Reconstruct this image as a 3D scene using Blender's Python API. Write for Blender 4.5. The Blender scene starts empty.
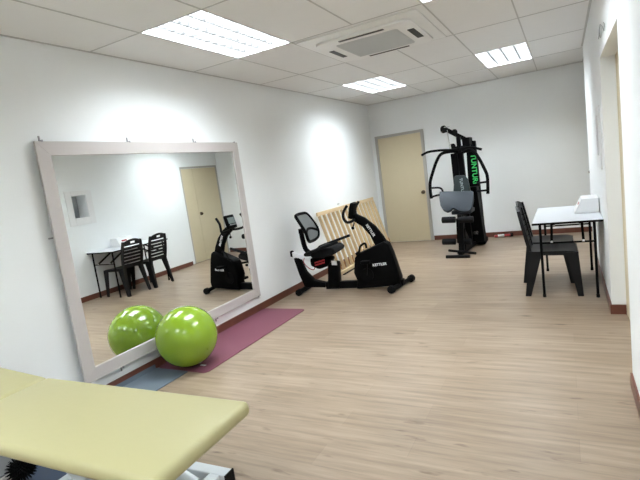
import bpy, bmesh, math, random
from mathutils import Vector, Matrix
random.seed(7)
S = bpy.context.scene
COL = S.collection
R = math.radians

# ------------------------------------------------------------------ materials
def mat(name, col, rough=.5, metal=0., bump=0., bscale=60., var=0., vscale=6., spec=.5, emit=None, estr=0., coat=0.):
    m = bpy.data.materials.new(name); m.use_nodes = True
    nt = m.node_tree; b = nt.nodes['Principled BSDF']
    b.inputs['Base Color'].default_value = (*col, 1)
    b.inputs['Roughness'].default_value = rough
    b.inputs['Metallic'].default_value = metal
    b.inputs['Specular IOR Level'].default_value = spec
    b.inputs['Coat Weight'].default_value = coat
    tc = nt.nodes.new('ShaderNodeTexCoord')
    if emit:
        b.inputs['Emission Color'].default_value = (*emit, 1); b.inputs['Emission Strength'].default_value = estr
    n = nt.nodes.new('ShaderNodeTexNoise'); n.inputs['Scale'].default_value = vscale; n.inputs['Detail'].default_value = 4
    nt.links.new(tc.outputs['Object'], n.inputs['Vector'])
    mx = nt.nodes.new('ShaderNodeMix'); mx.data_type = 'RGBA'
    v = max(var, .015)
    mx.inputs['A'].default_value = (*[c*(1-v) for c in col], 1); mx.inputs['B'].default_value = (*[min(1, c*(1+v)) for c in col], 1)
    nt.links.new(n.outputs['Fac'], mx.inputs['Factor']); nt.links.new(mx.outputs['Result'], b.inputs['Base Color'])
    if bump:
        n2 = nt.nodes.new('ShaderNodeTexNoise'); n2.inputs['Scale'].default_value = bscale; n2.inputs['Detail'].default_value = 3
        nt.links.new(tc.outputs['Object'], n2.inputs['Vector'])
        bp = nt.nodes.new('ShaderNodeBump'); bp.inputs['Strength'].default_value = bump; bp.inputs['Distance'].default_value = .01
        nt.links.new(n2.outputs['Fac'], bp.inputs['Height']); nt.links.new(bp.outputs['Normal'], b.inputs['Normal'])
    return m

def floor_material():
    m = bpy.data.materials.new('oak_laminate'); m.use_nodes = True
    nt = m.node_tree; L = nt.links.new; b = nt.nodes['Principled BSDF']
    tc = nt.nodes.new('ShaderNodeTexCoord')
    br = nt.nodes.new('ShaderNodeTexBrick')
    br.offset = .37; br.offset_frequency = 2; br.squash = 1
    br.inputs['Scale'].default_value = 1; br.inputs['Brick Width'].default_value = 1.25; br.inputs['Row Height'].default_value = .19
    br.inputs['Mortar Size'].default_value = .0012; br.inputs['Mortar Smooth'].default_value = .2; br.inputs['Bias'].default_value = 0
    br.inputs['Color1'].default_value = (.295, .220, .155, 1); br.inputs['Color2'].default_value = (.345, .263, .19, 1)
    br.inputs['Mortar'].default_value = (.27, .20, .145, 1)
    L(tc.outputs['Object'], br.inputs['Vector'])
    mp = nt.nodes.new('ShaderNodeMapping'); mp.inputs['Scale'].default_value = (1.1, 16, 1)
    L(tc.outputs['Object'], mp.inputs['Vector'])
    g = nt.nodes.new('ShaderNodeTexNoise'); g.inputs['Scale'].default_value = 1.6; g.inputs['Detail'].default_value = 8; g.inputs['Roughness'].default_value = .62
    L(mp.outputs['Vector'], g.inputs['Vector'])
    r = nt.nodes.new('ShaderNodeValToRGB'); r.color_ramp.elements[0].position = .3; r.color_ramp.elements[0].color = (.54, .51, .485, 1)
    r.color_ramp.elements[1].position = .66; r.color_ramp.elements[1].color = (1.14, 1.135, 1.13, 1)
    L(g.outputs['Fac'], r.inputs['Fac'])
    mx = nt.nodes.new('ShaderNodeMix'); mx.data_type = 'RGBA'; mx.blend_type = 'MULTIPLY'; mx.inputs['Factor'].default_value = .75
    L(br.outputs['Color'], mx.inputs['A']); L(r.outputs['Color'], mx.inputs['B'])
    # scattered knots
    mp2 = nt.nodes.new('ShaderNodeMapping'); mp2.inputs['Scale'].default_value = (3.0, 11, 1)
    L(tc.outputs['Object'], mp2.inputs['Vector'])
    k = nt.nodes.new('ShaderNodeTexNoise'); k.inputs['Scale'].default_value = 1.3; k.inputs['Detail'].default_value = 3
    L(mp2.outputs['Vector'], k.inputs['Vector'])
    r2 = nt.nodes.new('ShaderNodeValToRGB'); r2.color_ramp.elements[0].position = .24; r2.color_ramp.elements[0].color = (.46, .41, .37, 1)
    r2.color_ramp.elements[1].position = .36; r2.color_ramp.elements[1].color = (1, 1, 1, 1)
    L(k.outputs['Fac'], r2.inputs['Fac'])
    m2 = nt.nodes.new('ShaderNodeMix'); m2.data_type = 'RGBA'; m2.blend_type = 'MULTIPLY'; m2.inputs['Factor'].default_value = 1
    L(mx.outputs['Result'], m2.inputs['A']); L(r2.outputs['Color'], m2.inputs['B'])
    L(m2.outputs['Result'], b.inputs['Base Color'])
    b.inputs['Roughness'].default_value = .38; b.inputs['Specular IOR Level'].default_value = .45
    return m

M = dict(
    wall=mat('white_wall_paint', (.86, .88, .885), .6, bump=.05, bscale=90),
    ceil=mat('ceiling_board', (.83, .83, .825), .85, bump=.1, bscale=150),
    tee=mat('ceiling_tee_metal', (.52, .51, .50), .5),
    floor=floor_material(),
    base=mat('reddish_wood_skirting', (.135, .045, .028), .35, var=.2, vscale=9),
    cream=mat('cream_door_paint', (.63, .545, .37), .45, var=.03),
    dframe=mat('grey_door_frame', (.45, .43, .40), .45),
    brass=mat('dark_bronze', (.10, .07, .04), .35, metal=.8),
    lampw=mat('white_troffer_metal', (.85, .85, .85), .35),
    blade=mat('louvre_blade', (.10, .10, .10), .5),
    diff=mat('lit_diffuser', (.9, .9, .9), .5, emit=(.88, .955, 1.0), estr=15),
    acw=mat('white_plastic_panel', (.84, .84, .83), .35),
    acg=mat('grey_plastic_grille', (.62, .63, .63), .5),
    acd=mat('dark_slot', (.02, .02, .02), .5),
    black=mat('satin_black_plastic', (.002, .002, .0022), .55, spec=.06),
    blackm=mat('black_powder_coat', (.0025, .0025, .003), .55, spec=.08),
    rubber=mat('black_rubber', (.004, .004, .004), .75, bump=.2, bscale=200, spec=.15),
    foam=mat('black_foam', (.006, .006, .007), .8, spec=.2, bump=.2, bscale=120),
    vinyl=mat('grey_blue_vinyl', (.024, .031, .040), .5, spec=.25, bump=.12, bscale=140),
    dvinyl=mat('dark_green_grey_vinyl', (.02, .03, .032), .45),
    chrome=mat('brushed_chrome', (.62, .62, .63), .22, metal=1.),
    silver=mat('silver_rail', (.82, .83, .85), .35, metal=.1),
    red=mat('dark_red_plastic', (.35, .02, .025), .4),
    white=mat('white_plastic', (.82, .82, .82), .4),
    green=mat('bright_green_lettering', (.04, .55, .12), .5),
    lett=mat('white_lettering', (.85, .85, .85), .5),
    dimlett=mat('grey_lettering', (.35, .42, .42), .5),
    wood=mat('pale_pine', (.72, .55, .33), .45, var=.12, vscale=14),
    wood2=mat('darker_pine_end', (.42, .20, .07), .5, var=.1),
    mirror=mat('mirror_silver', (.92, .94, .925), .004, metal=1.),
    frame=mat('greyish_pink_frame', (.53, .49, .475), .45),
    clip=mat('steel_clip', (.35, .35, .36), .35, metal=.7),
    ball=mat('lime_green_vinyl', (.215, .35, .012), .22, spec=.6, coat=.3),
    maroon=mat('maroon_foam_mat', (.165, .046, .072), .7, bump=.2, bscale=160, var=.06),
    greymat=mat('slate_blue_mat', (.115, .145, .18), .65, bump=.15, bscale=160),
    navy=mat('dark_navy_vinyl', (.012, .035, .085), .45),
    yellow=mat('pale_yellow_vinyl', (.43, .395, .205), .42, bump=.05, bscale=40, spec=.45),
    steelw=mat('white_painted_steel', (.70, .74, .76), .35),
    tabletop=mat('white_laminate_top', (.72, .74, .78), .3),
    chair=mat('black_moulded_plastic', (.005, .005, .006), .42, spec=.28),
    glass=mat('grey_hatch_glass', (.33, .36, .37), .3),
    greyb=mat('grey_board', (.16, .165, .17), .55),
    pale=mat('pale_board_edge', (.55, .53, .48), .5),
    mesh=mat('grey_mesh_fabric', (.20, .215, .22), .8, bump=.5, bscale=400),
    screen=mat('console_display', (.22, .26, .25), .2),
)

# ------------------------------------------------------------------ helpers
def root_loc(p):
    v = Vector((0, 0, 0))
    while p is not None:
        v += p.location; p = p.parent
    return v

def obj(name, bm, m, parent=None, smooth=False, bevel=0., seg=2, sub=0):
    """link ONE mesh object; vertices are given in the frame of the thing's parent space (before its rotation)"""
    bmesh.ops.recalc_face_normals(bm, faces=bm.faces)
    me = bpy.data.meshes.new(name)
    if parent is not None:
        bmesh.ops.translate(bm, verts=bm.verts, vec=-root_loc(parent))
    bm.to_mesh(me); bm.free()
    o = bpy.data.objects.new(name, me); COL.objects.link(o)
    for mm in (m if isinstance(m, (list, tuple)) else [m]): me.materials.append(mm)
    if smooth:
        for p in me.polygons: p.use_smooth = True
        if not sub: 
            e = o.modifiers.new('edges', 'EDGE_SPLIT'); e.split_angle = R(38)
    if bevel:
        b = o.modifiers.new('bevel', 'BEVEL'); b.width = bevel; b.segments = seg; b.limit_method = 'ANGLE'; b.angle_limit = R(35)
        if smooth: o.modifiers.move(1, 0)
    if sub:
        s = o.modifiers.new('sub', 'SUBSURF'); s.levels = sub; s.render_levels = sub
    if parent is not None: o.parent = parent
    return o

def thing(name, label, cat, loc=(0, 0, 0), group=None):
    o = bpy.data.objects.new(name, None); COL.objects.link(o); o.location = loc; o.empty_display_size = .1
    return tag(o, label, cat, group)

def tag(o, label, cat, group=None):
    o['label'] = label; o['category'] = cat
    if group: o['group'] = group
    return o

def struct(name, bm, m, parent=None, bevel=0.):
    o = obj(name, bm, m, parent, bevel=bevel)
    if parent is None: o['kind'] = 'structure'
    return o

def place(loc, rz=0): return Matrix.Translation(Vector(loc)) @ Matrix.Rotation(rz, 4, 'Z')

def copy_thing(src, label, loc, rz=0, group=None):
    def rec(o, parent):
        c = o.copy(); COL.objects.link(c)
        if parent is not None: c.parent = parent
        for ch in list(o.children): rec(ch, c)
        return c
    r = rec(src, None); r.location = loc; r.rotation_euler = (0, 0, rz); r['label'] = label
    if group: r['group'] = group
    return r

def nb(): return bmesh.new()

def box(bm, x0, x1, y0, y1, z0, z1, mi=0):
    vs = [bm.verts.new((x, y, z)) for x in (x0, x1) for y in (y0, y1) for z in (z0, z1)]
    fs = []
    for q in ((0, 1, 3, 2), (4, 6, 7, 5), (0, 4, 5, 1), (2, 3, 7, 6), (0, 2, 6, 4), (1, 5, 7, 3)):
        f = bm.faces.new([vs[i] for i in q]); f.material_index = mi; fs.append(f)
    return vs

def hexa(bm, a, b):
    """solid between two quads a and b (4 points each, same winding)"""
    va = [bm.verts.new(p) for p in a]; vb = [bm.verts.new(p) for p in b]
    bm.faces.new(va[::-1]); bm.faces.new(vb)
    for i in range(4): bm.faces.new((va[i], va[(i+1) % 4], vb[(i+1) % 4], vb[i]))

def catmull(pts, n=6):
    pts = [Vector(p) for p in pts]
    if len(pts) < 3: return pts
    q = [pts[0]*2-pts[1]] + pts + [pts[-1]*2-pts[-2]]
    out = []
    for i in range(1, len(q)-2):
        a, b, c, d = q[i-1:i+3]
        for k in range(n):
            t = k/n
            out.append(.5*((2*b)+(c-a)*t+(2*a-5*b+4*c-d)*t*t+(-a+3*b-3*c+d)*t**3))
    out.append(pts[-1]); return out

def tube(bm, pts, r, seg=12, smooth=0, flat=1.):
    pts = catmull(pts, smooth) if smooth else [Vector(p) for p in pts]
    n = len(pts); rings = []
    up = None
    for i, p in enumerate(pts):
        t = (pts[min(i+1, n-1)]-pts[max(i-1, 0)]).normalized()
        if up is None:
            up = Vector((0, 0, 1)) if abs(t.z) < .9 else Vector((0, 1, 0))
        s = t.cross(up).normalized(); up = s.cross(t).normalized()
        rr = r[min(i*len(r)//n, len(r)-1)] if isinstance(r, (list, tuple)) else r
        rings.append([bm.verts.new(p+(s*math.cos(a)*rr+up*math.sin(a)*rr*flat)) for a in [2*math.pi*k/seg for k in range(seg)]])
    for a, b in zip(rings, rings[1:]):
        for k in range(seg): bm.faces.new((a[k], a[(k+1) % seg], b[(k+1) % seg], b[k]))
    bm.faces.new(rings[0][::-1]); bm.faces.new(rings[-1])

def beam(bm, a, b, w, h):
    """rectangular bar from a to b: w sideways, h upward"""
    a = Vector(a); b = Vector(b); t = (b-a).normalized()
    up = Vector((0, 0, 1)) if abs(t.z) < .95 else Vector((0, 1, 0))
    s = t.cross(up).normalized(); u = s.cross(t).normalized()
    q = lambda p: [p+s*w/2*i+u*h/2*j for i, j in ((-1, -1), (1, -1), (1, 1), (-1, 1))]
    hexa(bm, q(a), q(b))

def sweep(bm, pts, up, w, t):
    """ribbon: height w along up, thickness t across"""
    pts = [Vector(p) for p in pts]; up = Vector(up).normalized(); rings = []
    n = len(pts)
    for i, p in enumerate(pts):
        d = (pts[min(i+1, n-1)]-pts[max(i-1, 0)]).normalized(); s = d.cross(up).normalized()
        rings.append([bm.verts.new(p+s*t/2*a+up*w/2*b) for a, b in ((-1, -1), (1, -1), (1, 1), (-1, 1))])
    for a, b in zip(rings, rings[1:]):
        for k in range(4): bm.faces.new((a[k], a[(k+1) % 4], b[(k+1) % 4], b[k]))
    bm.faces.new(rings[0][::-1]); bm.faces.new(rings[-1])

def prism(bm, pts, d, mi=0):
    """polygon (3-D points) extruded by vector d"""
    d = Vector(d); a = [bm.verts.new(p) for p in pts]; b = [bm.verts.new(Vector(p)+d) for p in pts]
    fs = [bm.faces.new(a[::-1]), bm.faces.new(b)]
    for i in range(len(a)): fs.append(bm.faces.new((a[i], a[(i+1) % len(a)], b[(i+1) % len(a)], b[i])))
    for f in fs: f.material_index = mi

def prof(bm, uz, v0, v1):          # side profile in the x-z plane, extruded along y
    prism(bm, [(u, v0, z) for u, z in uz], (0, v1-v0, 0))

def sphere(bm, c, r, u=32, v=18):
    bmesh.ops.create_uvsphere(bm, u_segments=u, v_segments=v, radius=r, matrix=Matrix.Translation(Vector(c)))

def disc(bm, c, axis, r, h, seg=24):
    a = Vector(axis).normalized()*h/2; tube(bm, [Vector(c)-a, Vector(c)+a], r, seg)

def text(name, s, size, M4, m, parent, depth=.001, bold=0.):
    c = bpy.data.curves.new(name, 'FONT'); c.body = s; c.size = size; c.align_x = 'CENTER'; c.align_y = 'CENTER'
    c.extrude = depth; c.offset = bold; c.space_character = 1.05
    t = bpy.data.objects.new(name+'_tmp', c); COL.objects.link(t)
    bpy.context.view_layer.update()
    me = bpy.data.meshes.new_from_object(t.evaluated_get(bpy.context.evaluated_depsgraph_get()))
    bpy.data.objects.remove(t); me.name = name
    me.transform(M4); me.transform(Matrix.Translation(-root_loc(parent)))
    me.materials.clear(); me.materials.append(m)
    o = bpy.data.objects.new(name, me); COL.objects.link(o); o.parent = parent
    return o

def frame_matrix(origin, ex, ey):
    ex = Vector(ex).normalized(); ey = Vector(ey).normalized(); ez = ex.cross(ey)
    m = Matrix((ex, ey, ez)).transposed().to_4x4(); m.translation = Vector(origin); return m

# ------------------------------------------------------------------ room
W, XR, D, H = 3.587, 3.64, 8.725, 2.7
Y0 = -2.2
YS, FY0, FY1 = 7.32, 7.475, 8.70        # far recess on the right wall
RD = .125                                    # depth of the near door recess
b = nb(); box(b, -.15, 3.95, Y0-.15, D+.15, -.1, 0); struct('floor', b, M['floor'])
b = nb(); box(b, -.15, 3.95, Y0-.15, D+.15, H, H+.1)
# ceiling board is cut for the recessed lamps: rebuild as strips
b.free()
xs = [.585+.6*k for k in range(6)]           # .585 1.185 1.785 2.385 2.985 3.585
ys = [2.67+1.195*k for k in range(-4, 6)]
lamps = [(xs[0], ys[4]), (xs[3], ys[4]), (xs[0], ys[7]), (xs[3], ys[7]), (xs[0], ys[1]), (xs[3], ys[1])]
b = nb()
def cell(x0, x1, y0, y1): box(b, x0, x1, y0, y1, H, H+.02)
ex = [-.1]+xs[:5]+[3.9]; ey = [Y0]+ys+[D+.1]
for i in range(len(ex)-1):
    for j in range(len(ey)-1):
        if any(abs(ex[i]-lx) < .01 and abs(ey[j]-ly) < .01 for lx, ly in lamps): continue
        cell(ex[i], ex[i+1], ey[j], ey[j+1])
bmesh.ops.remove_doubles(b, verts=b.verts, dist=1e-4)
struct('ceiling', b, M['ceil'])
b = nb(); t = .006
for x in xs[:5]: box(b, x-t, x+t, Y0, 3.865 if abs(x-xs[2]) < .01 else D, H-.003, H+.001)
box(b, xs[2]-t, xs[2]+t, ys[6], D, H-.003, H+.001)
for y in ys: box(b, 0, XR-.06, y-t, y+t, H-.0025, H+.0005)
struct('trim_1', b, M['tee'])
b = nb()
box(b, 0, .02, Y0, D, H-.004, H-.0005); box(b, .02, XR, D-.02, D, H-.004, H-.0005); box(b, W-.02, W, Y0, YS, H-.004, H-.0005); box(b, XR-.02, XR, YS, D-.02, H-.004, H-.0005)
struct('trim_2', b, M['tee'])

b = nb(); box(b, -.12, 0, Y0, D, 0, H); struct('wall_left', b, M['wall'])
b = nb(); box(b, -.12, 3.9, D, D+.12, 0, H); struct('wall_back', b, M['wall'])
b = nb(); box(b, -.12, 3.9, Y0-.12, Y0, 0, H); struct('wall_front', b, M['wall'])
b = nb()
YA, YB, ZS = 3.13, 4.485, 2.11

NY0, NY1, NZ0, NZ1 = 4.86, 5.12, 1.33, 1.69
box(b, W, 3.9, Y0, YA, 0, H)
box(b, W, 3.9, YA, YB, ZS, H); box(b, W+RD, 3.9, YA, YB, 0, ZS)
box(b, W, 3.9, YB, NY0, 0, H); box(b, W, 3.9, NY0, NY1, 0, NZ0); box(b, W, 3.9, NY0, NY1, NZ1, H); box(b, W+.24, 3.9, NY0, NY1, NZ0, NZ1)
box(b, W, 3.9, NY1, YS, 0, H)
box(b, XR, 3.9, YS, FY0, 0, H); box(b, XR, 3.9, FY0, FY1, 2.05, H); box(b, XR+.03, 3.9, FY0, FY1, 0, 2.05); box(b, XR, 3.9, FY1, D, 0, H)
struct('wall_right', b, M['wall'])

def skirt(name, boxes):
    b = nb()
    for q in boxes: box(b, *q, 0, .083)
    struct(name, b, M['base'])
k = .013
skirt('baseboard_left', [(0, k, Y0, D)])
skirt('baseboard_back', [(k, .075, D-k, D), (1.04, XR, D-k, D)])
skirt('baseboard_right', [(W-k, W, Y0, YA), (W-k, W, YB, YS), (W-k, W+.102, YB-k, YB), (W, W+.102, YA, YA+k), (W-k, XR, YS, YS+k)])

# back door
t = thing('door_1', 'x', 'x', (.555, D, 0)); del t['label']; del t['category']; t['kind'] = 'structure'
b = nb(); box(b, .135, .975, D-.018, D, .008, 2.035); obj('door_panel', b, M['cream'], t, bevel=.002)
b = nb()
box(b, .085, .133, D-.035, D, 0, 2.085); box(b, .977, 1.03, D-.035, D, 0, 2.085); box(b, .133, .977, D-.035, D, 2.037, 2.085)
obj('door_frame', b, M['dframe'], t, bevel=.003)
b = nb(); disc(b, (.925, D-.026, .93), (0, 1, 0), .035, .016); tube(b, [(.925, D-.03, .93), (.925, D-.07, .93)], .012); sphere(b, (.925, D-.085, .93), .03, 16, 10)
obj('door_knob', b, M['brass'], t, smooth=True)

# double door at the far end of the right wall
t = thing('door_2', 'x', 'x', (XR, 7.85, 0)); del t['label']; del t['category']; t['kind'] = 'structure'
y0, y1 = FY0, FY1; xd = XR+.012; ym = 7.87
b = nb(); box(b, xd, XR+.029, y0+.042, ym-.002, .008, 2.005); obj('door_panel', b, M['cream'], t, bevel=.002)
b = nb(); box(b, xd, XR+.029, ym+.002, y1-.042, .008, 2.005); obj('door_panel', b, M['cream'], t, bevel=.002)
b = nb(); x0, x1 = XR+.004, XR+.029
box(b, x0, x1, y0+.001, y0+.04, 0, 2.049); box(b, x0, x1, y1-.04, y1-.001, 0, 2.049); box(b, x0, x1, y0+.04, y1-.04, 2.01, 2.049)
obj('door_frame', b, M['dframe'], t, bevel=.003)
b = nb(); box(b, xd-.006, xd-.0005, 7.90, 7.97, .985, 1.055); sphere(b, (xd-.03, 7.935, 1.02), .026, 14, 10); obj('door_knob', b, M['brass'], t, smooth=True)

# door in the near recess
t = thing('door_3', 'x', 'x', (W+RD, 3.81, 0)); del t['label']; del t['category']; t['kind'] = 'structure'
b = nb(); box(b, W+RD-.02, W+RD, YA+.07, YB-.07, .008, 2.04); obj('door_panel', b, M['cream'], t, bevel=.002)
b = nb(); x0, x1 = W+RD-.022, W+RD
box(b, x0, x1, YA+.001, YA+.07, 0, ZS-.001); box(b, x0, x1, YB-.07, YB-.001, 0, ZS-.001); box(b, x0, x1, YA+.07, YB-.07, 2.04, ZS-.001)
obj('door_frame', b, M['cream'], t, bevel=.003)
b = nb(); sphere(b, (W+RD-.06, 3.27, 1.0), .028, 14, 10); tube(b, [(W+RD-.018, 3.27, 1.0), (W+RD-.05, 3.27, 1.0)], .01); obj('door_knob', b, M['brass'], t, smooth=True)

# small framed hatch in the right wall
t = thing('window_1', 'x', 'x', (W, 4.865, NZ0)); del t['label']; del t['category']; t['kind'] = 'structure'
b = nb(); x0, x1 = W-.014, W
fy0, fy1, fz0, fz1 = 4.75, 5.23, 1.215, 1.765
box(b, x0, x1, fy0, NY0, fz0, fz1); box(b, x0, x1, NY1, fy1, fz0, fz1); box(b, x0, x1, NY0, NY1, fz0, NZ0); box(b, x0, x1, NY0, NY1, NZ1, fz1)
obj('window_frame', b, M['white'], t, bevel=.004)
b = nb(); box(b, W+.225, W+.239, NY0+.001, NY1-.001, NZ0+.001, NZ1-.001); obj('pane', b, M['glass'], t)

# ------------------------------------------------------------------ ceiling lights
def make_light():
    t = thing('ceiling_light', 'x', 'ceiling light', (0, 0, 0))
    w, l, dp = .6, 1.195, .085
    b = nb()
    box(b, .0, .012, 0, l, 0, dp); box(b, w-.012, w, 0, l, 0, dp); box(b, .012, w-.012, 0, .012, 0, dp); box(b, .012, w-.012, l-.012, l, 0, dp)
    box(b, 0, w, 0, l, dp, dp+.01)
    obj('housing', b, M['lampw'], t)
    b = nb(); box(b, .02, w-.02, .02, l-.02, dp-.022, dp-.001); obj('diffuser', b, M['diff'], t)
    b = nb()
    for i in range(1, 4): box(b, w*i/4-.006, w*i/4+.006, .013, l-.013, .004, .050)
    for j in range(1, 12): 
        y = l*j/12
        box(b, .013, w-.013, y-.0015, y+.0015, .006, .048)
    obj('louvre', b, M['blade'], t)
    return t
names = ['rectangular louvred ceiling light nearest the mirror wall, in front of the air vent',
         'ceiling light cut off by the top edge beside the air conditioning panel',
         'far ceiling light close to the back left corner above the wooden rack',
         'far right ceiling light above the multi gym and table side of the room',
         'ceiling light behind the camera on the mirror wall side',
         'ceiling light behind the camera near the right wall']
L0 = make_light(); L0.location = (lamps[0][0], lamps[0][1], H); L0['label'] = names[0]; L0['group'] = 'recessed ceiling lights'
for (x, y), nm in list(zip(lamps, names))[1:]: copy_thing(L0, nm, (x, y, H), 0, 'recessed ceiling lights')

# air conditioning cassette
t = thing('air_conditioner', 'square white ceiling cassette air conditioner with grey centre grille', 'air conditioner', (1.76, 4.51, H))
def rrect(cx, cy, hx, hy, r, z, n=6):
    out = []
    for sx, sy, a0 in ((1, 1, 0), (-1, 1, 90), (-1, -1, 180), (1, -1, 270)):
        for k_ in range(n+1):
            a = R(a0+90*k_/n); out.append((cx+sx*(hx-r)+r*math.cos(a), cy+sy*(hy-r)+r*math.sin(a), z))
    return out
b = nb(); prism(b, rrect(1.76, 4.47, .56, .555, .02, H-.012), (0, 0, .009)); obj('surround', b, M['acw'], t, bevel=.003)
b = nb(); prism(b, rrect(1.76, 4.51, .46, .455, .09, H-.034), (0, 0, .022)); obj('panel', b, M['acw'], t, bevel=.008)
for q in ((1.54, 1.97, 4.10, 4.135), (1.54, 1.97, 4.885, 4.915)):
    b = nb(); box(b, *q, H-.038, H-.033); obj('air_slot', b, M['acd'], t)
for q in ((1.325, 1.375, 4.35, 4.68), (2.12, 2.18, 4.33, 4.68)):
    b = nb(); box(b, *q, H-.038, H-.033); obj('air_slot', b, M['acd'], t)
b = nb(); prism(b, rrect(1.76, 4.51, .30, .30, .03, H-.040), (0, 0, .006))
for i in range(24):
    y = 4.225+i*.0248; box(b, 1.47, 2.05, y, y+.006, H-.044, H-.040)
obj('grille', b, M['acg'], t)

# ------------------------------------------------------------------ mirror on the left wall
t = thing('wall_mirror', 'large wall mirror in a flat greyish pink frame behind the green ball', 'mirror', (0, 3.23, .17))
my0, my1, mz0, mz1 = 2.042, 4.405, .176, 1.985
b = nb(); g = .1
def mitre(y, z, yi, zi):
    return y, z, yi, zi
o4 = [(my0, mz0), (my1, mz0), (my1, mz1), (my0, mz1)]; i4 = [(my0+g, mz0+g), (my1-g, mz0+g), (my1-g, mz1-g), (my0+g, mz1-g)]
for i in range(4):
    j = (i+1) % 4
    quad = [o4[i], o4[j], i4[j], i4[i]]
    prism(b, [(.014, y, z) for y, z in quad], (.022, 0, 0))
obj('frame', b, M['frame'], t, bevel=.002)
b = nb(); box(b, .018, .022, my0+g, my1-g, mz0+g, mz1-g); obj('glass', b, M['mirror'], t)
b_ = []
for y in (2.095, 2.87, 3.70, 4.35): b_.append((y, mz1, 1))
for y in (2.38, 3.59, 4.36): b_.append((y, mz0, -1))
for y, z, s in b_:
    b = nb(); box(b, .006, .0135, y-.005, y+.005, min(z-s*.02, z+s*.04), max(z-s*.02, z+s*.04)); box(b, .0365, .040, y-.007, y+.007, min(z-s*.006, z+s*.01), max(z-s*.006, z+s*.01))
    box(b, .0135, .0365, y-.005, y+.005, min(z+s*.001, z+s*.006), max(z+s*.001, z+s*.006))
    obj('clip', b, M['clip'], t)
b = nb(); box(b, .006, .0135, my0-.03, my0+.01, 1.295, 1.305); obj('clip', b, M['clip'], t)
t.rotation_euler = (0, 0, R(1.0)); t.location.x = .002

# ------------------------------------------------------------------ mats and ball
def roundmat(x0, x1, y0, y1, z0, z1, r=.04): 
    b = nb(); prism(b, [(x, y, z0) for x, y, z in rrect((x0+x1)/2, (y0+y1)/2, (x1-x0)/2, (y1-y0)/2, r, 0)], (0, 0, z1-z0)); return b
o = obj('exercise_mat', roundmat(.016, .59, 2.735, 4.44, .0005, .0075, .05), M['maroon'], bevel=.002)
tag(o, 'long maroon exercise mat along the wall under the green ball', 'exercise mat')
b = nb(); prism(b, rrect(.445, 2.86, .03, .012, .008, .0076), (0, 0, .0006)); oo = obj('label_patch', b, M['lett'], o)
oo['label'] = 'small white patch'
b = roundmat(.016, .392, 1.55, 2.73, .0005, .0085, .01); prism(b, [(.0145, 1.56, .001), (.024, 1.56, .001), (.019, 1.56, .045), (.0145, 1.56, .045)], (0, 1.16, 0))
o = obj('exercise_mat', b, M['greymat'], bevel=.002)
tag(o, 'slate blue mat on the floor between the maroon mat and the treatment couch', 'exercise mat')

t = thing('exercise_ball', 'shiny lime green exercise ball on the maroon mat against the mirror', 'ball', (.322, 2.836, .0077))
b = nb(); sphere(b, (.326, 2.848, .2705), .2625, 64, 40)
obj('ball_shell', b, M['ball'], t, smooth=True)
b = nb(); tube(b, [(.326+.243, 2.848-.03, .183), (.326+.251, 2.848-.031, .180)], .008, 12); obj('valve_plug', b, M['ball'], t)

# ------------------------------------------------------------------ treatment couch
t = thing('treatment_couch', 'pale yellow padded treatment couch in the near left corner', 'treatment couch', (1.1, 1.1, 0))
def pad(x0, x1, y0, y1, z0, z1, za=0.):
    b = nb(); vs = box(b, x0, x1, y0, y1, z0, z1)
    for v in vs:
        if v.co.x < (x0+x1)/2: v.co.z += za
    return b
obj('main_cushion', pad(.745, 2.09, .885, 1.425, .535, .600), M['yellow'], t, smooth=True, bevel=.026, seg=5)
obj('head_cushion', pad(.14, .738, .885, 1.425, .535, .600, .045), M['yellow'], t, smooth=True, bevel=.026, seg=5)
b = nb(); box(b, .80, 2.03, .93, 1.375, .515, .5345); obj('deck_board', b, M['navy'], t)
b = nb(); vs = box(b, .19, .70, .93, 1.375, .515, .5345)
for v in vs:
    if v.co.x < .4: v.co.z += .042
obj('deck_board', b, M['navy'], t)
b = nb()
for y in (1.06, 1.25): beam(b, (.35, y, .495), (1.85, y, .495), .03, .038)
for x in (.37, 1.15, 1.83): beam(b, (x, 1.06, .495), (x, 1.25, .495), .03, .036)
obj('upper_frame', b, M['steelw'], t, bevel=.003)
b = nb()
for y in (.90, 1.47): beam(b, (1.0, y, .165), (1.86, y, .165), .06, .06)
for x in (1.06, 1.80): beam(b, (x, .90, .165), (x, 1.47, .165), .06, .056)
obj('base_frame', b, M['steelw'], t, bevel=.006)
for y in (.90, 1.47):
    b = nb(); beam(b, (1.8605, y, .165), (1.868, y, .165), .062, .062); obj('end_cap', b, M['rubber'], t)
    for x in (1.06, 1.80):
        b = nb(); tube(b, [(x, y, 0), (x, y, .03)], .032, 16); tube(b, [(x, y, .03), (x, y, .135)], .014, 12); obj('foot', b, M['rubber'], t, smooth=True)
for (xa, xb) in ((1.08, 1.75),):
    for y in (1.10, 1.21):
        b = nb(); beam(b, (xa, y, .47), (xb, y, .16), .025, .05); obj('lift_arm', b, M['steelw'], t, bevel=.003)
b = nb(); tube(b, [(1.30, 1.345, .46), (1.60, 1.385, .22)], .045, 20); tube(b, [(1.60, 1.385, .22), (1.72, 1.40, .155)], .028, 16); obj('actuator', b, M['steelw'], t, smooth=True)
t.rotation_euler = (0, 0, R(1.4)); t.location = (1.1, 1.1, 0)

o = obj('folded_mat', roundmat(.51, 1.30, .95, 1.43, .0005, .06, .02), M['navy'], bevel=.008)
tag(o, 'dark navy folded mat lying on the floor beneath the couch', 'mat')
t = thing('step_board', 'grey step board with a pale edge on the floor under the couch head', 'step board', (.3, 1.15, 0))
b = nb(); box(b, .10, .49, .95, 1.345, .0, .088); obj('body', b, M['pale'], t, bevel=.004)
b = nb(); box(b, .105, .485, .955, 1.34, .0885, .098); obj('top_panel', b, M['greyb'], t, bevel=.002)
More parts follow.
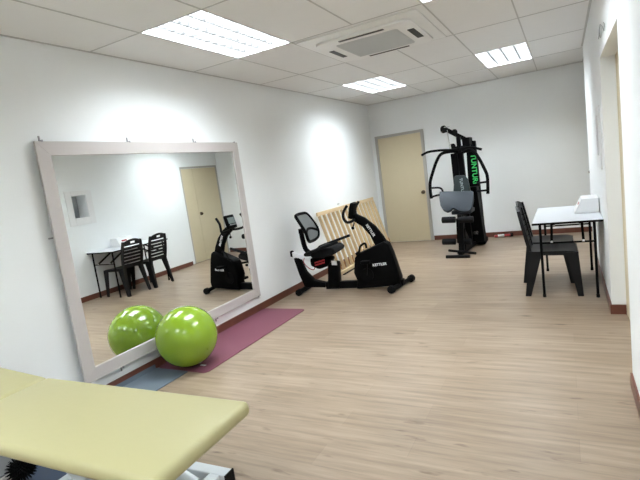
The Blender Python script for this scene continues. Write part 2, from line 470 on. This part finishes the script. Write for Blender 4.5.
# spiky ball
b = nb(); c = Vector((.61, 1.24, .143)); sphere(b, c, .045, 20, 12)
for i in range(220):
    z = 1-2*(i+.5)/220; a = i*2.39996; d = Vector((math.sqrt(1-z*z)*math.cos(a), math.sqrt(1-z*z)*math.sin(a), z))
    if d.z < -.75: continue
    bmesh.ops.create_cone(b, segments=5, radius1=.006, radius2=.001, depth=.04, matrix=Matrix.Translation(c+d*.058) @ d.to_track_quat('Z', 'Y').to_matrix().to_4x4())
o = obj('spiky_massage_ball', b, M['rubber']); tag(o, 'black spiky massage ball on the navy mat beneath the couch', 'massage ball'); 
o.location.z = -.008

# ------------------------------------------------------------------ wooden rack leaning on the left wall
t = thing('wooden_rack', 'pale pine slatted rack leaning on the left wall behind the bike', 'rack', (.2, 7.1, 0))
ry0, ry1 = 6.02, 8.32
A = Vector((.295, 0, .03)); B = Vector((.045, 0, .93))
def along(s, y): return Vector((A.x+(B.x-A.x)*s, y, A.z+(B.z-A.z)*s))
nrm = Vector((.9, 0, .25)).normalized()
b = nb(); beam(b, along(1, ry0), along(1, ry1), .025, .055); obj('top_rail', b, M['wood'], t, bevel=.004)
b = nb(); beam(b, along(.0, ry0), along(.0, ry1), .03, .055); obj('bottom_rail', b, M['wood'], t, bevel=.004)
N = 15
for i in range(N):
    y = ry0+.05+(ry1-ry0-.1)*i/(N-1)
    b = nb(); beam(b, along(.032, y), along(.968, y), .048, .022); obj('slat', b, M['wood'], t, bevel=.003)
for i in range(N):
    y = ry0+.05+(ry1-ry0-.1)*i/(N-1)
    b = nb(); p = along(.10, y)+nrm*.0175; u = (B-A).normalized()
    beam(b, p-u*.045, p+u*.045, .05, .011); obj('peg_block', b, M['wood2'], t, bevel=.004)
b = nb(); beam(b, (.335, ry0+.05, .006), (.335, ry1-.1, .006), .03, .012); obj('black_strip', b, M['rubber'], t)  # thin black strip on the floor along the bottom rail
b = nb(); disc(b, (.004, 6.86, .995), (1, 0, 0), .008, .008, 12); tube(b, [(.008, 6.86, .995), (.022, 6.86, .997), (.026, 6.86, 1.01)], .0035, 8, 3)
o = obj('wall_hook', b, M['clip']); tag(o, 'tiny metal hook on the left wall above the wooden rack', 'hook')

# ------------------------------------------------------------------ recumbent bike (local u along x, v along y)
BK = (.095, 5.21, 0)
t = thing('recumbent_bike', 'black recumbent exercise bike with mesh backrest and silver seat rail', 'exercise bike', BK)
def off(pts): return pts
def bobj(name, bm, m, parent=None, **kw):
    bmesh.ops.translate(bm, verts=bm.verts, vec=Vector(BK)); return obj(name, bm, m, parent or t, **kw)
b = nb(); tube(b, [(.075, -.21, .045), (.10, .26, .045)], .032, 16); bobj('rear_foot', b, M['black'], smooth=True)
b = nb(); prof(b, [(-.03, .46), (.05, .457), (.115, .264), (.212, .15), (.371, .110), (.371, .045), (.075, .060), (.02, .229)], -.045, .045)
bobj('rear_support', b, M['black'], smooth=True, bevel=.012)
b = nb(); box(b, .371, .86, -.035, .035, .02, .115); bobj('floor_beam', b, M['blackm'], bevel=.008)
b = nb(); prof(b, [(.45, .385), (.585, .375), (.565, .035), (.405, .035)], -.062, .062); sp = bobj('seat_post_cover', b, M['black'], smooth=True, bevel=.014)
b = nb(); prof(b, [(.505, .402), (.575, .398), (.577, .34), (.507, .345)], -.068, -.063); q = bobj('silver_clamp', b, M['silver'], sp); q['label'] = 'silver seat clamp'
b = nb(); prof(b, [(-.068, .545), (.50, .345), (.485, .295), (-.068, .488)], -.028, .028); bobj('seat_rail', b, M['silver'], bevel=.004)
b = nb(); prof(b, [(-.071, .556), (-.045, .546), (-.045, .475), (-.071, .484)], -.034, .034); bobj('rail_cap', b, M['black'])
b = nb(); prof(b, [(.222, .455), (.432, .462), (.52, .43), (.466, .337), (.33, .30), (.221, .352)], -.10, .10); sh = bobj('seat_carriage', b, M['black'], smooth=True, bevel=.03, seg=4)
for zz in (.352, .385):
    b = nb(); prof(b, [(.29, zz), (.43, zz+.03), (.43, zz+.052), (.29, zz+.018)], -.108, -.1003); q = bobj('red_stripe', b, M['red'], sh); q['label'] = 'dark red stripe'
b = nb(); prof(b, [(.276, .535), (.367, .595), (.581, .592), (.63, .541), (.60, .498), (.442, .465), (.294, .475)], -.21, .21); bobj('seat', b, M['foam'], smooth=True, bevel=.03, seg=4)
for s in (-1, 1):
    b = nb(); tube(b, [(.235, s*.10, .50), (.235, s*.24, .53), (.30, s*.25, .56), (.69, s*.25, .665)], .018, 12, 5); bobj('side_handle', b, M['foam'], smooth=True)
b = nb(); tube(b, [(.115, 0, .84), (.122, 0, .70), (.15, 0, .56), (.24, 0, .48)], .03, 12, 5, flat=1.3); bobj('back_post', b, M['black'], smooth=True)
# backrest: a rounded hoop frame with mesh, leaning back
def bp(v, s):      # s 0 bottom .. 1 top
    return Vector((.285-.135*s - .0+.04*math.sin(s*math.pi)*0, v, .675+.355*s)) + Vector((.05*math.sin(math.pi*min(1, s*1.1))*(1), 0, 0))*(.6) + Vector((-(1-(v/.2)**2)*.03, 0, 0))
out = []
for v, s in ((-.11, 0), (-.185, .12), (-.205, .4), (-.195, .8), (-.165, .97), (-.06, 1.0), (.06, 1.0), (.165, .97), (.195, .8), (.205, .4), (.185, .12), (.11, 0), (0, -.02), (-.11, 0)):
    out.append(bp(v, s))
b = nb(); tube(b, out, .021, 10, 4); tube(b, [bp(-.195, .30), bp(-.1, .40), bp(0, .44), bp(.1, .40), bp(.195, .30)], .019, 10, 4)
box(b, .10, .15, -.05, .05, .78, .84)
br = bobj('backrest', b, M['black'], smooth=True)
b = nb(); gv = [-.19, -.1, 0, .1, .19]; gs = [.04, .2, .4, .6, .8, .97]; G = [[b.verts.new(bp(v*(1 if .1 < s < .9 else .86), s)) for v in gv] for s in gs]
for i in range(len(gs)-1):
    for j in range(4): b.faces.new((G[i][j], G[i][j+1], G[i+1][j+1], G[i+1][j]))
ext = bmesh.ops.extrude_face_region(b, geom=b.faces[:]); bmesh.ops.translate(b, verts=[v for v in ext['geom'] if isinstance(v, bmesh.types.BMVert)], vec=(.006, 0, 0))
q = bobj('back_mesh', b, M['mesh'], br, smooth=True); q['label'] = 'grey mesh fabric'
b = nb(); tube(b, [(.13, -.05, .46), (.125, -.07, .40), (.18, -.075, .33), (.25, -.08, .30), (.28, -.08, .34)], .005, 8, 5); q = bobj('brake_cable', b, M['red'], smooth=True); q['label'] = 'thin dark red cable'
# drive housing
b = nb(); prof(b, [(.825, .42), (.872, .469), (1.217, .600), (1.262, .567), (1.305, .438), (1.372, .135), (1.36, .045), (.80, .022), (.825, .125), (.79, .231)], -.085, .085)
hs = bobj('drive_housing', b, M['black'], smooth=True, bevel=.018, seg=3)
b = nb(); disc(b, (.96, -.089, .20), (0, 1, 0), .085, .012, 32); bobj('crank_disc', b, M['blackm'], hs)
text('lettering', 'KETTLER', .043, frame_matrix(Vector(BK)+Vector((1.135, -.0865, .322)), (1, 0, .06), (0, 0, 1)), M['lett'], hs, .001, .0012)['label'] = 'white maker lettering'
for s in (-1, 1):
    b = nb(); beam(b, (.96, s*.103, .20) if s < 0 else (.96, s*.10, .20), (.96+s*-.03, s*.105, .20+(.33 if s < 0 else .12)*(1 if s < 0 else -1)*.55), .016, .028); 
    e = Vector((.96+s*-.03, s*.105, .20+(.33*.55 if s < 0 else -.12*.55)))
    tube(b, [e, e+Vector((0, s*.05, 0))], .01, 10)
    cr = bobj('crank_arm', b, M['blackm'])
    b = nb(); box(b, e.x-.05, e.x+.06, min(e.y+s*.045, e.y+s*.13), max(e.y+s*.045, e.y+s*.13), e.z-.016, e.z+.02); 
    bobj('pedal', b, M['black'], cr, bevel=.006)
# pedal strap visible in front of the housing top
b = nb(); tube(b, [(.90, -.10, .50), (.93, -.11, .57), (.99, -.11, .60), (1.0, -.10, .54)], .014, 10, 5); tube(b, [(.86, -.10, .47), (.91, -.105, .50)], .02, 10); bobj('pedal_strap', b, M['rubber'], smooth=True)
# mast
b = nb(); prof(b, [(1.255, .545), (1.206, .655), (1.122, .788), (.997, .905), (.89, .965), (.82, .943), (.85, .878), (.955, .80), (1.041, .68), (1.092, .545)], -.035, .035)
mst = bobj('console_mast', b, M['black'], smooth=True, bevel=.018, seg=3)
dv = Vector((1.103-1.006, 0, .647-.83)).normalized()
text('lettering', 'KETTLER', .042, frame_matrix(Vector(BK)+Vector((1.058, -.0362, .745)), dv, Vector((-dv.z, 0, dv.x))), M['lett'], mst, .001, .0012)['label'] = 'white maker lettering'
b = nb(); prof(b, [(.80, .925), (.852, 1.112), (.90, 1.10), (.855, .905)], -.09, .09); cs = bobj('console', b, M['black'], smooth=True, bevel=.015, seg=3)
dn = Vector((.052, 0, .187)).normalized(); nn = Vector((-dn.z, 0, dn.x))
c0 = Vector((.822, 0, 1.005))+nn*.002
b = nb(); prism(b, [c0+Vector((0, v, 0))+dn*s for v, s in ((-.065, -.02), (.065, -.02), (.065, .07), (-.065, .07))], nn*.004); q = bobj('display', b, M['screen'], cs); q['label'] = 'grey display'
b = nb()
for i in range(5): prism(b, [c0+Vector((0, -.05+i*.025+dx, 0))+dn*dz for dx, dz in ((-.008, -.045), (.008, -.045), (.008, -.03), (-.008, -.03))], nn*.006)
bobj('keypad', b, M['chrome'], cs)
b = nb()
for s in (-1, 1): tube(b, [(.87, 0, .90), (.855, s*.12, .885), (.83, s*.225, .895), (.805, s*.255, .95), (.815, s*.255, 1.02), (.868, s*.25, 1.095)], .017, 12, 5)
bobj('handlebar', b, M['foam'], smooth=True)
b = nb(); tube(b, [(.862, -.03, .86), (.845, -.05, .80)], .008, 8); sphere(b, (.843, -.052, .795), .02, 12, 8); bobj('adjust_knob', b, M['black'], smooth=True)
b = nb(); tube(b, [(1.295, -.24, .045), (1.43, .24, .045)], .028, 16); bobj('front_foot', b, M['black'], smooth=True)
b = nb(); prof(b, [(1.28, .09), (1.40, .11), (1.39, .035), (1.28, .035)], -.05, .05); bobj('front_bracket', b, M['black'], bevel=.01)
dff = Vector((.155, .53, 0)).normalized()
for s in (-1, 1):
    c = Vector((1.3625, 0, .048))+dff*s*.262
    b = nb(); disc(b, c, dff, .046, .05, 20); bobj('transport_wheel', b, M['rubber'], smooth=True)
for s, x in ((-1, .074), (1, .101)):
    b = nb(); disc(b, (x, s*.235+.0, .046), (0, 1, 0), .043, .05, 20); bobj('foot_cap', b, M['rubber'], smooth=True)
t.rotation_euler = (0, 0, R(6.5))

# ------------------------------------------------------------------ multi gym (world coordinates)
t = thing('multi_gym', 'black home multi gym with weight tower standing before the back wall', 'multi gym', (1.85, 7.7, 0))
b = nb(); beam(b, (1.84, 7.02, .06), (1.93, 8.05, .06), .06, .06); beam(b, (1.82, 8.20, .04), (2.06, 8.20, .04), .34, .07); obj('base_frame', b, M['blackm'], t, bevel=.006)
b = nb(); tube(b, [(1.635, 6.995, .026), (1.99, 6.97, .026)], .024, 12); obj('front_foot', b, M['rubber'], t, smooth=True)
b = nb(); tube(b, [(1.645, 7.18, .085), (2.08, 6.93, .075)], .02, 12); beam(b, (1.85, 7.05, .05), (1.85, 7.06, .09), .10, .05); obj('foot_bar', b, M['blackm'], t, smooth=True)
b = nb(); beam(b, (1.845, 7.16, .08), (1.865, 7.20, .62), .08, .10); prism(b, [(1.85, 7.2, .08), (1.87, 7.62, .08), (1.86, 7.2, .42)], (.05, 0, 0)); obj('front_post', b, M['blackm'], t, bevel=.004)
b = nb(); beam(b, (1.86, 7.1, .60), (1.88, 7.68, .60), .06, .05); obj('seat_beam', b, M['blackm'], t, bevel=.004)
b = nb(); prism(b, rrect(1.865, 7.42, .15, .19, .05, .626), (0, 0, .06)); obj('seat', b, M['vinyl'], t, smooth=True, bevel=.015)
b = nb(); beam(b, (1.83, 7.12, .58), (1.80, 7.17, .2), .035, .04); obj('leg_lever', b, M['blackm'], t, bevel=.003)
for (x0, x1, z, y) in ((1.60, 1.80, .575, 7.11), (1.84, 2.06, .56, 7.11), (1.555, 1.76, .225, 7.19), (1.80, 1.99, .215, 7.19)):
    b = nb(); tube(b, [(x0, y, z), (x1, y, z-.008)], .048, 18); obj('foam_roller', b, M['foam'], t, smooth=True, bevel=.008)
b = nb(); pp = [(1.535, .996), (1.70, .985), (2.044, .958), (2.055, .85), (2.037, .715), (2.0, .675), (1.93, .668), (1.85, .68), (1.80, .715), (1.755, .735), (1.715, .70), (1.67, .690), (1.61, .72), (1.56, .79), (1.535, .9)]
prism(b, [(x, 7.16+(z-.67)*.75, z) for x, z in pp], (.0, .055, -.03)); obj('curl_pad', b, M['vinyl'], t, smooth=True, bevel=.012, seg=3)
b = nb(); beam(b, (1.865, 7.33, .64), (1.865, 7.40, .82), .04, .04); obj('curl_pad_stem', b, M['blackm'], t)
b = nb(); prism(b, [(x, 7.625, z) for x, z in ((1.735, 1.19), (1.75, 1.202), (1.865, 1.197), (1.90, 1.18), (1.935, 1.13), (1.955, 1.0), (1.965, .90), (1.955, .76), (1.70, .76), (1.695, .934))], (0, .055, 0)); bk = obj('backrest', b, M['dvinyl'], t, smooth=True, bevel=.012, seg=3)
text('lettering', 'TUNTURI', .062, frame_matrix((1.84, 7.621, 1.02), (.05, 0, -1), (1, 0, .05)), M['dimlett'], bk, .001, .001)['label'] = 'pale maker lettering'
b = nb(); prof(b, [(1.715, .1), (1.815, .1), (1.795, 1.555), (1.695, 1.555)], 7.69, 7.80); prof(b, [(1.822, .1), (1.91, .1), (1.88, 1.555), (1.802, 1.555)], 7.69, 7.80); obj('front_upright', b, M['black'], t, bevel=.008)
b = nb(); prof(b, [(1.83, .05), (2.05, .05), (2.02, 1.72), (1.875, 1.73)], 8.1, 8.22); tw = obj('weight_tower', b, M['black'], t, bevel=.01)
b = nb(); prof(b, [(1.78, .07), (2.08, .07), (2.02, .98), (1.80, .98)], 7.86, 8.099); obj('stack_guard', b, M['black'], t, bevel=.008)
b = nb(); prof(b, [(1.87, 1.56), (1.98, 1.56), (1.98, 1.78), (1.86, 1.78)], 7.84, 8.12); obj('top_shroud', b, M['blackm'], t, bevel=.008)
text('lettering', 'TUNTURI', .112, frame_matrix((1.972, 8.0975, 1.26), (.0, 0, -1), (1, 0, 0)), M['green'], tw, .001, .003)['label'] = 'bright green maker lettering'
b = nb(); prof(b, [(1.88, .2), (1.99, .2), (1.99, .26), (1.88, .26)], 7.845, 7.859); q = obj('silver_badge', b, M['chrome'], t); q['label'] = 'small silver badge'
b = nb(); beam(b, (1.99, 8.12, 1.68), (1.66, 7.58, 1.955), .05, .055); beam(b, (1.83, 7.75, 1.53), (1.83, 7.75, 1.80), .06, .07)
beam(b, (1.78, 7.70, 1.60), (1.97, 8.0, 1.60), .08, .12); obj('boom', b, M['blackm'], t, bevel=.005)
for c, r_ in (((1.655, 7.56, 1.945), .058), ((1.79, 7.70, 1.88), .05), ((1.75, 7.66, 1.66), .05)):
    b = nb(); disc(b, c, (.5, -.35, 0), r_, .025, 24); disc(b, c, (.5, -.35, 0), .015, .05, 12); obj('pulley', b, M['rubber'], t, smooth=True)
b = nb(); beam(b, (1.615, 7.55, 1.975), (1.73, 7.62, 1.975), .05, .012); beam(b, (1.622, 7.55, 1.975), (1.622, 7.55, 1.90), .012, .05); q = obj('pulley_bracket', b, M['chrome'], t)
b = nb(); tube(b, [(1.703, 7.575, 1.93), (1.72, 7.6, 1.65)], .007, 8); tube(b, [(1.72, 7.6, 1.70), (1.725, 7.6, 1.63)], .016, 10); obj('cable', b, M['chrome'], t, smooth=True)
b = nb(); tube(b, [(1.255, 7.6, 1.595), (1.37, 7.6, 1.633), (1.56, 7.6, 1.632), (1.74, 7.6, 1.612), (1.87, 7.6, 1.612), (2.045, 7.6, 1.608), (2.19, 7.6, 1.555)], .019, 12, 5); 
lb = obj('pulldown_bar', b, M['blackm'], t, smooth=True)
for s in (-1, 1):
    if s < 0: P = [(1.78, 7.70, 1.585), (1.66, 7.64, 1.59), (1.56, 7.6, 1.565), (1.478, 7.6, 1.45), (1.41, 7.6, 1.30), (1.352, 7.6, 1.15), (1.340, 7.6, 1.0), (1.348, 7.6, .88)]
    else: P = [(1.88, 7.70, 1.55), (2.0, 7.64, 1.575), (2.08, 7.6, 1.53), (2.15, 7.6, 1.40), (2.20, 7.6, 1.27), (2.236, 7.6, 1.15), (2.234, 7.6, 1.0), (2.225, 7.6, .87)]
    b = nb(); tube(b, P, .024, 12, 4); ar = obj('press_arm', b, M['blackm'], t, smooth=True)
    b = nb()
    if s < 0: tube(b, [(1.345, 7.6, 1.05), (1.48, 7.58, 1.045), (1.53, 7.57, 1.02), (1.548, 7.57, .97), (1.54, 7.57, .93), (1.45, 7.58, .925), (1.345, 7.6, .905)], .016, 10, 4)
    else: tube(b, [(2.235, 7.6, 1.055), (2.075, 7.57, 1.052)], .016, 10)
    obj('handle', b, M['foam'], ar, smooth=True)
    if s > 0:
        b = nb(); tube(b, [(2.23, 7.6, .925), (2.065, 7.57, .93)], .016, 10); obj('handle', b, M['foam'], ar, smooth=True)

t = thing('weight_bar', 'short dark red bar with a white band on the floor right of the multi gym', 'exercise bar', (2.26, 8.58, 0))
b = nb(); tube(b, [(2.14, 8.58, .03), (2.40, 8.66, .03)], .022, 14); obj('bar', b, M['red'], t, smooth=True)
b = nb(); tube(b, [(2.19, 8.595, .03), (2.29, 8.626, .03)], .026, 14); obj('band', b, M['white'], t, smooth=True)
b = nb(); tube(b, [(2.39, 8.657, .03), (2.43, 8.669, .03)], .03, 16); obj('end_cap', b, M['rubber'], t, smooth=True)

# ------------------------------------------------------------------ folding table
t = thing('folding_table', 'folding table with white top and black tube legs against the right wall', 'table', (3.28, 5.53, 0))
tx0, tx1, ty0, ty1, tz = 2.98, 3.584, 4.93, 6.13, .755
b = nb(); box(b, tx0+.004, tx1-.004, ty0+.004, ty1-.004, tz-.004, tz); obj('tabletop', b, M['tabletop'], t)
b = nb(); box(b, tx0, tx1, ty0, ty1, tz-.024, tz-.0045); obj('top_edge', b, M['black'], t, bevel=.003)
zt = tz-.0245
for y, s in ((4.975, 1), (6.06, -1)):
    for x in (3.05, 3.51):
        b = nb(); tube(b, [(x, y, .02), (x, y, zt)], .0125, 10); lg = obj('leg', b, M['blackm'], t, smooth=True)
        b = nb(); tube(b, [(x, y, 0), (x, y, .03)], .0155, 10); obj('foot_cap', b, M['rubber'], lg, smooth=True)
    b = nb(); tube(b, [(3.05, y+s*.005, .545), (3.51, y+s*.005, .545)], .009, 10); obj('cross_bar', b, M['blackm'], t, smooth=True)
    for x in (3.145, 3.415):
        b = nb(); beam(b, (x, y+s*.01, .56), (x, y+s*.32, zt-.012), .022, .022); bb = obj('folding_brace', b, M['blackm'], t)
        b = nb(); beam(b, (x, y-s*.004, .548), (x, y+s*.02, .56), .02, .02); q = obj('brace_clip', b, M['white'], bb); q['label'] = 'white plastic clip'

t = thing('white_box', 'white wedge shaped box with a red label on the white table', 'box', (3.46, 5.85, tz))
b = nb(); prof(b, [(3.355, tz+.0005), (3.578, tz+.0005), (3.578, tz+.145), (3.43, tz+.145)], 5.42, 5.76); wb = obj('carton', b, M['white'], t, bevel=.004)
nv = Vector((-.145, 0, .075)).normalized(); up = Vector((.075, 0, .145)).normalized(); c = Vector((3.355+.0455, 5.55, tz+.088))
b = nb(); prism(b, [c+Vector((0, v, 0))+up*s for v, s in ((-.05, -.012), (.06, -.012), (.06, .016), (-.05, .016))], nv*.002); q = obj('printed_label', b, M['red'], t); q['label'] = 'red printed strip'

# ------------------------------------------------------------------ black chairs
def make_chair():
    t = thing('plastic_chair', 'x', 'chair', (0, 0, 0), 'black plastic chairs at the folding table')
    m = M['chair']
    # seat: dished slab with apron
    b = nb(); nx, ny = 8, 8; T = []; U = []
    for i in range(nx+1):
        r1 = []; r2 = []
        for j in range(ny+1):
            u = i/nx; v = -1+2*j/ny; x = -.20+.42*u; w = .205+.02*u; y = v*w
            z = .455-.018*(1-v*v)*math.sin(math.pi*min(1, u*1.05))-.03*max(0, u-.85)/.15*.6
            r1.append(b.verts.new((x, y, z))); r2.append(b.verts.new((x, y, z-.014)))
        T.append(r1); U.append(r2)
    for i in range(nx):
        for j in range(ny):
            b.faces.new((T[i][j], T[i+1][j], T[i+1][j+1], T[i][j+1])); b.faces.new((U[i][j], U[i][j+1], U[i+1][j+1], U[i+1][j]))
    for i in range(nx):
        b.faces.new((T[i][0], U[i][0], U[i+1][0], T[i+1][0])); b.faces.new((T[i][ny], T[i+1][ny], U[i+1][ny], U[i][ny]))
        b.faces.new((T[0][i], T[0][i+1], U[0][i+1], U[0][i])); b.faces.new((T[nx][i], U[nx][i], U[nx][i+1], T[nx][i+1]))
    for s in (-1, 1):
        hexa(b, [(-.20, s*.205, .452), (-.20, s*.193, .452), (-.20, s*.193, .415), (-.20, s*.205, .415)], [(.215, s*.226, .440), (.215, s*.214, .440), (.215, s*.214, .41), (.215, s*.226, .41)])
    box(b, .205, .217, -.22, .22, .405, .44)
    obj('seat', b, m, t, smooth=True)
    # legs, L-shaped section that tapers to the foot
    for s in (-1, 1):
        b = nb(); y = s*.226
        hexa(b, [(.115, y, .44), (.218, y, .44), (.218, y-s*.014, .44), (.115, y-s*.014, .44)], [(.195, y+s*.005, 0), (.245, y+s*.005, 0), (.245, y-s*.009, 0), (.195, y-s*.009, 0)])
        hexa(b, [(.206, y-s*.014, .44), (.218, y-s*.014, .44), (.218, y-s*.07, .44), (.206, y-s*.07, .44)], [(.233, y-s*.009, 0), (.245, y-s*.009, 0), (.245, y-s*.035, 0), (.233, y-s*.035, 0)])
        obj('leg', b, m, t)
        b = nb(); y = s*.206
        hexa(b, [(-.215, y, .46), (-.10, y, .43), (-.10, y-s*.014, .43), (-.215, y-s*.014, .46)], [(-.275, y+s*.02, 0), (-.222, y+s*.02, 0), (-.222, y+s*.006, 0), (-.275, y+s*.006, 0)])
        hexa(b, [(-.216, y-s*.014, .46), (-.204, y-s*.014, .46), (-.204, y-s*.06, .46), (-.216, y-s*.06, .46)], [(-.275, y+s*.006, 0), (-.263, y+s*.006, 0), (-.263, y-s*.02, 0), (-.275, y-s*.02, 0)])
        obj('leg', b, m, t)
    # backrest
    def P(v, z):
        s = (z-.44)/.46; w = .195+.02*math.sin(s*math.pi)-.02*s*s
        return Vector((-.205-.085*s-.03*(1-v*v)*s, v*w, z))
    b = nb()
    for s in (-1, 1):
        zz = [.40, .46, .52, .60, .68, .76, .82, .87]
        sweep(b, [P(s*.93, z) for z in zz], (0, 1, 0), .034, .034)
    vv = [-.95+1.9*i/10 for i in range(11)]
    for z, h in ((.475, .06), (.540, .040), (.595, .040), (.650, .040), (.705, .040), (.760, .044)):
        sweep(b, [P(v, z) for v in vv], (-.15, 0, 1), h, .010)
    sweep(b, [P(v, .895-.05*v*v-.012) for v in vv], (-.15, 0, 1), .036, .014)
    sweep(b, [P(v, .815) for v in vv], (-.15, 0, 1), .03, .012)
    for s in (-1, 1):
        sweep(b, [P(s*v, .848-.012*v) for v in (.25, .4, .55, .7, .9)], (-.15, 0, 1), .06, .011)
    obj('backrest', b, m, t, smooth=True)
    return t
c0 = make_chair(); c0.location = (3.145, 5.228, 0); c0.rotation_euler = (0, 0, R(1)); c0['label'] = 'black plastic slatted back chair at the nearer end of the table'
copy_thing(c0, 'black plastic slatted back chair further back, partly hidden behind the other', (3.105, 5.73, 0), R(-3))

# ------------------------------------------------------------------ wall ornament above the near recess
b = nb(); x = W-.008
tube(b, [(x, 4.38, 2.235), (x, 4.30, 2.27), (x, 4.20, 2.30), (x, 4.10, 2.27), (x, 4.16, 2.21), (x, 4.27, 2.235), (x, 4.2, 2.29), (x, 4.0, 2.25), (x, 3.86, 2.19), (x, 3.80, 2.215), (x, 3.88, 2.25)], .0025, 8, 5)
o = obj('wall_hanging', b, M['clip'], smooth=True); tag(o, 'small dark curly wire ornament high on the right wall above the recess', 'wall ornament')

# ------------------------------------------------------------------ world, camera, view
w = bpy.data.worlds.new('World'); S.world = w; w.use_nodes = True
w.node_tree.nodes['Background'].inputs['Color'].default_value = (.6, .65, .7, 1); w.node_tree.nodes['Background'].inputs['Strength'].default_value = .3

cam = bpy.data.cameras.new('Camera'); co = bpy.data.objects.new('Camera', cam); COL.objects.link(co)
cam.sensor_width = 36; cam.sensor_fit = 'HORIZONTAL'; cam.lens = 465.6943/640*36; cam.clip_start = .02
yaw, pitch, roll = .4959, -.1353, -.134
f = Vector((-math.sin(yaw)*math.cos(pitch), math.cos(yaw)*math.cos(pitch), math.sin(pitch)))
r = Vector((math.cos(yaw), math.sin(yaw), 0)); u = r.cross(f)
cr, sr = math.cos(roll), math.sin(roll)
r2 = r*cr+u*sr; u2 = -r*sr+u*cr
m4 = Matrix((r2, u2, -f)).transposed().to_4x4(); m4.translation = Vector((3.2978, 0, 1.4835)); co.matrix_world = m4
S.camera = co
vs = S.view_settings; vs.view_transform = 'Standard'; vs.look = 'None'; vs.gamma = 1; vs.use_curve_mapping = False; vs.exposure = 1.35
